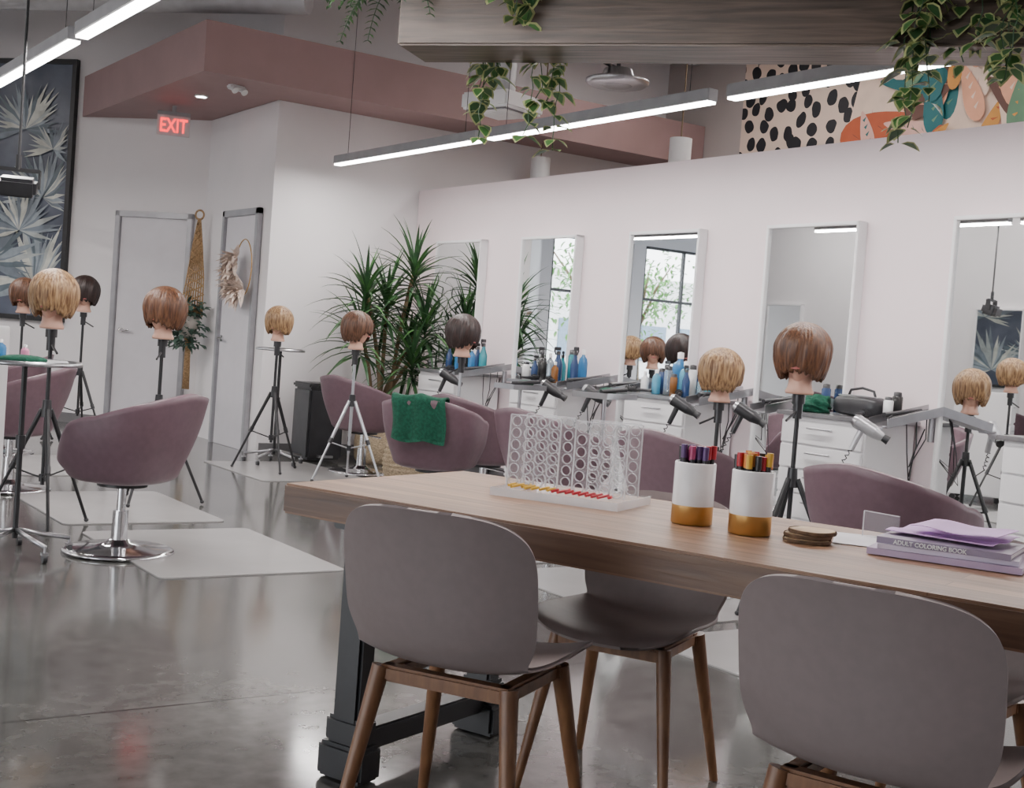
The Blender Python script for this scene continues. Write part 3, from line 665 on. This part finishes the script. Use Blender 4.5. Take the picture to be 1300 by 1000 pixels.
for i in range(150):
    y=rn.uniform(.2,4.4); z=rn.uniform(.2,2.9) if i<60 else rn.uniform(1.5,2.95); a=rn.uniform(0,pi); l=rn.uniform(.2,.42); w=l*rn.uniform(.22,.4); mt_=MC[i%8]
    pts=[]
    for q in range(20):
        t=2*pi*q/20; px=l*cos(t); pw=w*sin(t)*(1-.5*cos(t)); pts.append((-.011-.0003*i,max(0.02,min(5.0,y+px*cos(a)-pw*sin(a))),max(0,min(3,z+px*sin(a)+pw*cos(a)))))
    b.add(pts,[list(range(20))],mt_)
    for q in range(4):
        f0=-.6+q*.35; c_=Vector((y+l*f0*cos(a),z+l*f0*sin(a))); e_=c_+Vector((cos(a+.7),sin(a+.7)))*w*.8
        b.add([(-.0112-.0003*i,c_.x,max(0,min(3,c_.y))),(-.0112-.0003*i,c_.x+.022,max(0,min(3,c_.y+.02))),(-.0112-.0003*i,e_.x,max(0,min(3,e_.y)))],[[0,1,2]],MC[(i+3)%8])
b.build("painted_wall_mural",(8.985,3.35,1.25))
fern("potted_fern",(6.45,8.7,2.56),9,12,.2)
b=MB(); b.prism([(6.16,6.2),(6.75,6.2),(6.75,9.6),(6.16,9.6)],0,2.42,grey_w); b.build("storage_cabinet")
b=MB(); b.cyl((0,0,.16),(0,0,H-1.80),.008,blk,n=8); b.box((0,0,.0),(.20,.13,.10),blkp,rot=(.25,0,0),bev=.02); b.box((0,-.068,-.02),(.17,.01,.07),blk,rot=(.25,0,0)); b.box((0,0,.09),(.22,.02,.02),blk)
for sx in(-1,1): b.box((sx*.11,0,.045),(.012,.04,.10),blk)
b.cyl((0,0,.09),(0,0,.17),.015,blk); b.build("hanging_projector",(1.61,7.2,1.80),face(.35,1))
# ------------------------------------------------------------------ TABLE
T0=Vector((1.368,3.0)); Ld=Vector((.363,-.932)).normalized(); Sd=Vector((-Ld.y,Ld.x)); trz=atan2(Ld.y,Ld.x); TZ=.75; TW=.78; TL=2.9
def T(l,s,z=TZ): p=T0+Ld*l+Sd*s; return (p.x,p.y,z)
b=MB(); b.box((TL/2,TW/2,TZ-.04),(TL,TW,.078),table_m,bev=.006)
for lx in(.20,2.6):
    for sy in(.10,TW-.10):
        b.box((lx,sy,.40),(.085,.06,.60),blk,bev=.008); b.box((lx,sy,.66),(.15,.08,.03),blk,bev=.005); b.box((lx,sy,.05),(.15,.09,.09),blk,bev=.01)
        b.box((lx,sy,.13),(.12,.075,.07),blk,bev=.01)
    b.box((lx,TW/2,.60),(.06,TW-.2,.05),blk,bev=.006); b.box((lx,TW/2,.10),(.07,TW-.2,.06),blk,bev=.006); b.box((lx,TW/2,.69),(.12,TW-.08,.022),blk)
    b.cyl((lx,.1,.25),(lx,TW-.1,.25),.014,steel)
b.build("wooden_dining_table",(T0.x,T0.y,0),trz)
def dchair():
    b=MB()
    prof=[(.225,.430),(.19,.448),(.10,.452),(0,.447),(-.10,.447),(-.165,.460),(-.205,.50),(-.225,.56),(-.24,.63),(-.255,.70),(-.270,.76),(-.283,.80)]
    def cr(t):
        n=len(prof)-1; x=t*n; i=min(int(x),n-1); f=x-i
        P=[prof[max(0,min(n,i+k))] for k in(-1,0,1,2)]
        return [0.5*((2*P[1][c])+(-P[0][c]+P[2][c])*f+(2*P[0][c]-5*P[1][c]+4*P[2][c]-P[3][c])*f*f+(-P[0][c]+3*P[1][c]-3*P[2][c]+P[3][c])*f**3) for c in(0,1)]
    def f(u,v):
        u=sin((u-.5)*pi); v=.5-.5*cos(pi*v)
        y,z=cr(v)
        W=.230-.026*math.exp(-((v-.47)/.12)**2)
        k=.20
        if v<k: W*=max(0,1-((k-v)/k*.985)**2.6)**(1/2.6)
        k2=.22
        if v>1-k2: W*=(max(0,1-((v-1+k2)/k2*.985)**2.6))**(1/2.6)
        a=abs(u)*W/.230
        back=min(1,max(0,(v-.40)/.25)); back=back*back*(3-2*back)
        z+= (1-back)*.035*a**2.4 ; y+= back*.055*a**2.2+ (back*(1-back))*.10*a**2
        return (u*W,y,z)
    b.gsolid(f,30,80,-.010,shell_m)
    b.box((0,.14,.415),(.34,.04,.035),walnut,bev=.006); b.box((0,-.12,.415),(.32,.04,.035),walnut,bev=.006)
    for sx in(-1,1): b.box((sx*.14,.01,.415),(.035,.28,.035),walnut,bev=.006)
    for sx in(-1,1):
        for sy,y0 in((1,.14),(-1,-.13)): b.cyl((sx*.155,y0,.43),(sx*.215,y0+sy*.075,.0),.021,walnut,r2=.012,n=16)
    return b
dc=None
for l,s_,sg,tw,sc_ in((.695,-.085,1,.16,1),(1.635,-.085,1,.0,1),(.72,.60,-1,.12,.95),(1.52,.64,-1,-.1,.95)):
    p=T(l,s_,0); d=Sd*sg; rz=face(d.x,d.y)+tw
    if dc is None: dc=dchair().build("dining_chair",p,rz)
    else: inst(dc,"dining_chair",p,rz,sc_)
# ------------------------------------------------------------------ table items
def cup(cols,seed):
    rn=random.Random(seed); b=MB(); b.lathe([(.047,.0),(.050,.003),(.050,.046)],gold,40); b.lathe([(0,.0),(.047,0)],gold,40)
    b.lathe([(.050,.046),(.050,.147),(.048,.150),(.045,.148),(.044,.02),(0,.02)],marble,40)
    for i in range(20):
        a=i*2.4; r=.036*sqrt((i+.5)/20); x,y=cos(a)*r,sin(a)*r; tx,ty=x*1.15,y*1.15; h=.175+rn.uniform(-.006,.008)
        b.cyl((x*.8,y*.8,.03),(tx,ty,h),.0062,blkp,n=10); b.cyl((tx,ty,h-.022),(tx*1.02,ty*1.02,h+.010),.0078,cols[i%len(cols)],n=10)
    return b
mk={n:M("marker_"+n,c,.35) for n,c in(("red",(.5,.02,.035)),("yellow",(.75,.45,.05)),("orange",(.65,.2,.03)),("pink",(.45,.06,.18)),("purple",(.10,.04,.16)),("blue",(.05,.08,.3)),("green",(.04,.2,.09)),("black",(.03,.03,.03)))}
cup([mk[k] for k in("blue","purple","red","green","pink","red","black","purple")],1).build("marker_cup",T(.965,.41,TZ))
cup([mk[k] for k in("red","yellow","orange","yellow","orange","black","red")],2).build("marker_cup",T(1.125,.39,TZ),.5)
def acr():
    b=MB(); b.box((0,0,.011),(.36,.24,.020),acryl,bev=.003); b.box((0,-.12,.011),(.36,.003,.021),acedge); b.box((-.18,0,.011),(.003,.24,.021),acedge); b.box((.18,0,.011),(.003,.24,.021),acedge)
    nc,nr=4,6
    for py in(-.05,.05):
        W=.145;Hh=.19
        for side,x0 in((0,-.168),(1,.023)):
            cw=W/nc; ch=Hh/nr
            for i in range(nc):
                for j in range(nr):
                    cx=x0+cw*(i+.5); cz=.023+ch*(j+.5); r=.0125; N=16; vs=[];fs=[]
                    for y in(py-.002,py+.002):
                        for q in range(N):
                            a=2*pi*q/N; vs.append((cx+r*cos(a),y,cz+r*sin(a)))
                        for q in range(N):
                            a=2*pi*q/N; s_=max(abs(cos(a)),abs(sin(a))); vs.append((cx+cw/2*cos(a)/s_,y,cz+ch/2*sin(a)/s_))
                    for q in range(N):
                        q2=(q+1)%N; fs.append([q,q2,N+q2,N+q]); fs.append([2*N+q,3*N+q,3*N+q2,2*N+q2])
                    b.add(vs,fs,acryl)
                    rv=[]
                    for y,rr2 in((py-.0035,r),(py-.0035,r+.0018),(py+.0035,r+.0018),(py+.0035,r)):
                        for q in range(N): a=2*pi*q/N; rv.append((cx+rr2*cos(a),y,cz+rr2*sin(a)))
                    b.add(rv,[[k*N+q,k*N+(q+1)%N,((k+1)%4)*N+(q+1)%N,((k+1)%4)*N+q] for k in range(4) for q in range(N)],acedge,True)
            b.box((x0+W+.002,py,.023+Hh/2),(.003,.005,Hh),acedge); b.box((x0-.001,py,.023+Hh/2),(.003,.005,Hh),acedge); b.box((x0+W/2,py,.023+Hh+.001),(W,.005,.003),acedge)
    for x in(-.169,.171): b.box((x,0,.118),(.003,.10,.19),acryl)
    for i in range(16):
        rn_=random.Random(i); b.cyl((-.15+i*.019,-.100+.03*rn_.random(),.026),(-.14+i*.019,-.075+.04*rn_.random(),.030),.004,mk["yellow"] if i<7 else mk["red"],n=8)
    return b
acr().build("acrylic_marker_rack",T(.565,.50,TZ),trz+radians(8))
slice_m=M("wood_slice",(.50,.33,.19),.6,col2=(.62,.45,.28),scale=20); bark=M("bark",(.12,.07,.04),.9,var=.4,scale=50,bump=.5)
b=MB()
for k in range(3):
    ox,oy=(k-1)*.008,(k%2)*.006; pts=[((.052+.004*sin(a*3+k))*cos(a)+ox,(.05+.003*cos(a*4+k))*sin(a)+oy) for a in[2*pi*q/24 for q in range(24)]]
    b.prism(pts,.001+k*.0095,.009+k*.0095,slice_m); b.lathe([(.054,.001+k*.0095),(.0555,.005+k*.0095),(.054,.009+k*.0095)],bark,24,c=(ox,oy,0))
b.build("wood_slice_coasters",T(1.265,.41,TZ))
paper=M("paper",(.75,.72,.75),.7); bookc=[M("book_%d"%i,c,.4) for i,c in enumerate([(.46,.34,.50),(.64,.56,.68),(.24,.19,.27)])]; lil=M("lilac_sheet",(.60,.36,.68),.6)
b=MB(); z=.001
for i,(w,d,h,r) in enumerate(((.32,.23,.014,.0),(.29,.21,.010,.06),(.28,.21,.014,-.04))):
    rm=(0,0,r); b.box((0,0,z+h/2),(w-.006,d-.006,h-.004),paper,rot=rm); b.box((0,0,z+.001),(w,d,.002),bookc[i],rot=rm); b.box((0,0,z+h-.001),(w,d,.002),bookc[i],rot=rm)
    s_=Matrix.Rotation(r,3,'Z')@Vector((0,-d/2,0)); b.box((s_.x,s_.y,z+h/2),(w,.003,h),bookc[i],rot=rm); z+=h+.0005
books=b.build("stack_of_coloring_books",T(1.56,.50,TZ),trz+.10)
text("ADULT COLORING BOOK",.013,wh_p,books,(-.03,-.1075,.028),(pi/2,0,-.04),(1,1,1))
b=MB(); b.gsolid(lambda u,v:((u-.5)*.24,(v-.5)*.17,.003+.007*sin(u*5)**2*v+.003*sin(v*9)),16,12,.0015,lil); b.gsolid(lambda u,v:((u-.5)*.19+.03,(v-.5)*.14-.01,.017+.006*sin(u*4+1)**2+.005*v),14,10,.0015,lil)
b.build("lilac_paper_sheets",T(1.55,.53,TZ+.044),trz-.1)
b=MB(); b.prism([(-.12,-.1),(.1,-.1),(.1,.1),(-.12,.1)],.0005,.002,paper); b.build("paper_sheet",T(1.39,.58,TZ),trz+.3)
b=MB(); b.box((0,0,.03),(.10,.003,.06),acryl); b.box((0,.03,.002),(.10,.06,.003),acryl); b.box((0,0,.061),(.10,.003,.002),acedge); b.box((-.05,0,.03),(.002,.003,.06),acedge); b.build("acrylic_sign_holder",T(1.36,.62,TZ+.003),trz-.3)
# ------------------------------------------------------------------ outside
gr=M("asphalt",(.42,.41,.40),.9,var=.1); b=MB(); b.box((-5,45,-.3),(140,45,.1),gr); b.box((-40,0,-.3),(55,60,.1),gr); b.build("street_ground")
brick=M("stucco",(.80,.76,.70),.8); bglass=M("dark_glass",(.16,.22,.28),.1)
b=MB(); b.box((-18,52,2.5),(44,6,5),brick)
for i in range(16): b.box((-38+i*2.6,48.95,1.7),(1.6,.1,1.8),bglass)
b.build("street_building")
tleaf=M("tree_leaf",(.10,.26,.05),.5,col2=(.20,.42,.10),scale=3)
def tree(name,loc,seed,h=5):
    rn=random.Random(seed); b=MB(); b.tube([(0,0,0),(.1,0,h*.3),(0,.1,h*.55)],[.16,.12,.08],stem_m)
    for i in range(6):
        a=rn.uniform(0,6.28); b.tube([(0,.05,h*.45),(cos(a)*.6,sin(a)*.6,h*.7),(cos(a)*1.2,sin(a)*1.2,h*.85)],[.06,.04,.02],stem_m,n=6)
    for i in range(700):
        p=Vector((rn.gauss(0,1),rn.gauss(0,1),rn.gauss(0,.7))); p=p.normalized()*rn.uniform(.5,1.9)
        b.strip((p.x,p.y,h*.68+p.z),(rn.uniform(-1,1),rn.uniform(-1,1),rn.uniform(-1,.3)),.22,.12,.4,tleaf,seg=2)
    return b.build(name,loc)
tree("street_tree",(-10.5,29,-.25),1); tree("street_tree",(-15,32,-.25),2); tree("street_tree",(-6.2,34,-.25),3)
b=MB()
def carf(p): return Vector((abs(p.x)**.6*(1 if p.x>0 else -1),abs(p.y)**.6*(1 if p.y>0 else -1),abs(p.z)**.8*(1 if p.z>0 else -1)))
b.ell((0,0,.55),(2.1,.85,.38),wh_p,32,16,carf); b.ell((-.1,0,.98),(1.1,.7,.42),bglass,28,14,carf)
for x in(-1.3,1.3):
    for y in(-.82,.62): b.cyl((x,y,.32),(x,y+.2,.32),.32,blkp,n=24)
b.build("parked_car",(-6,29,-.25),.05)
# ------------------------------------------------------------------ world
w=bpy.data.worlds.new("sky"); bpy.context.scene.world=w; w.use_nodes=True; nt=w.node_tree; bg=nt.nodes["Background"]
tc=nt.nodes.new("ShaderNodeTexCoord"); sp=nt.nodes.new("ShaderNodeSeparateXYZ"); rp=nt.nodes.new("ShaderNodeValToRGB")
nt.links.new(tc.outputs["Generated"],sp.inputs[0]); nt.links.new(sp.outputs["Z"],rp.inputs[0]); nt.links.new(rp.outputs[0],bg.inputs["Color"])
rp.color_ramp.elements[0].color=(.93,.94,.95,1); rp.color_ramp.elements[1].color=(.60,.76,1,1); bg.inputs["Strength"].default_value=8.0
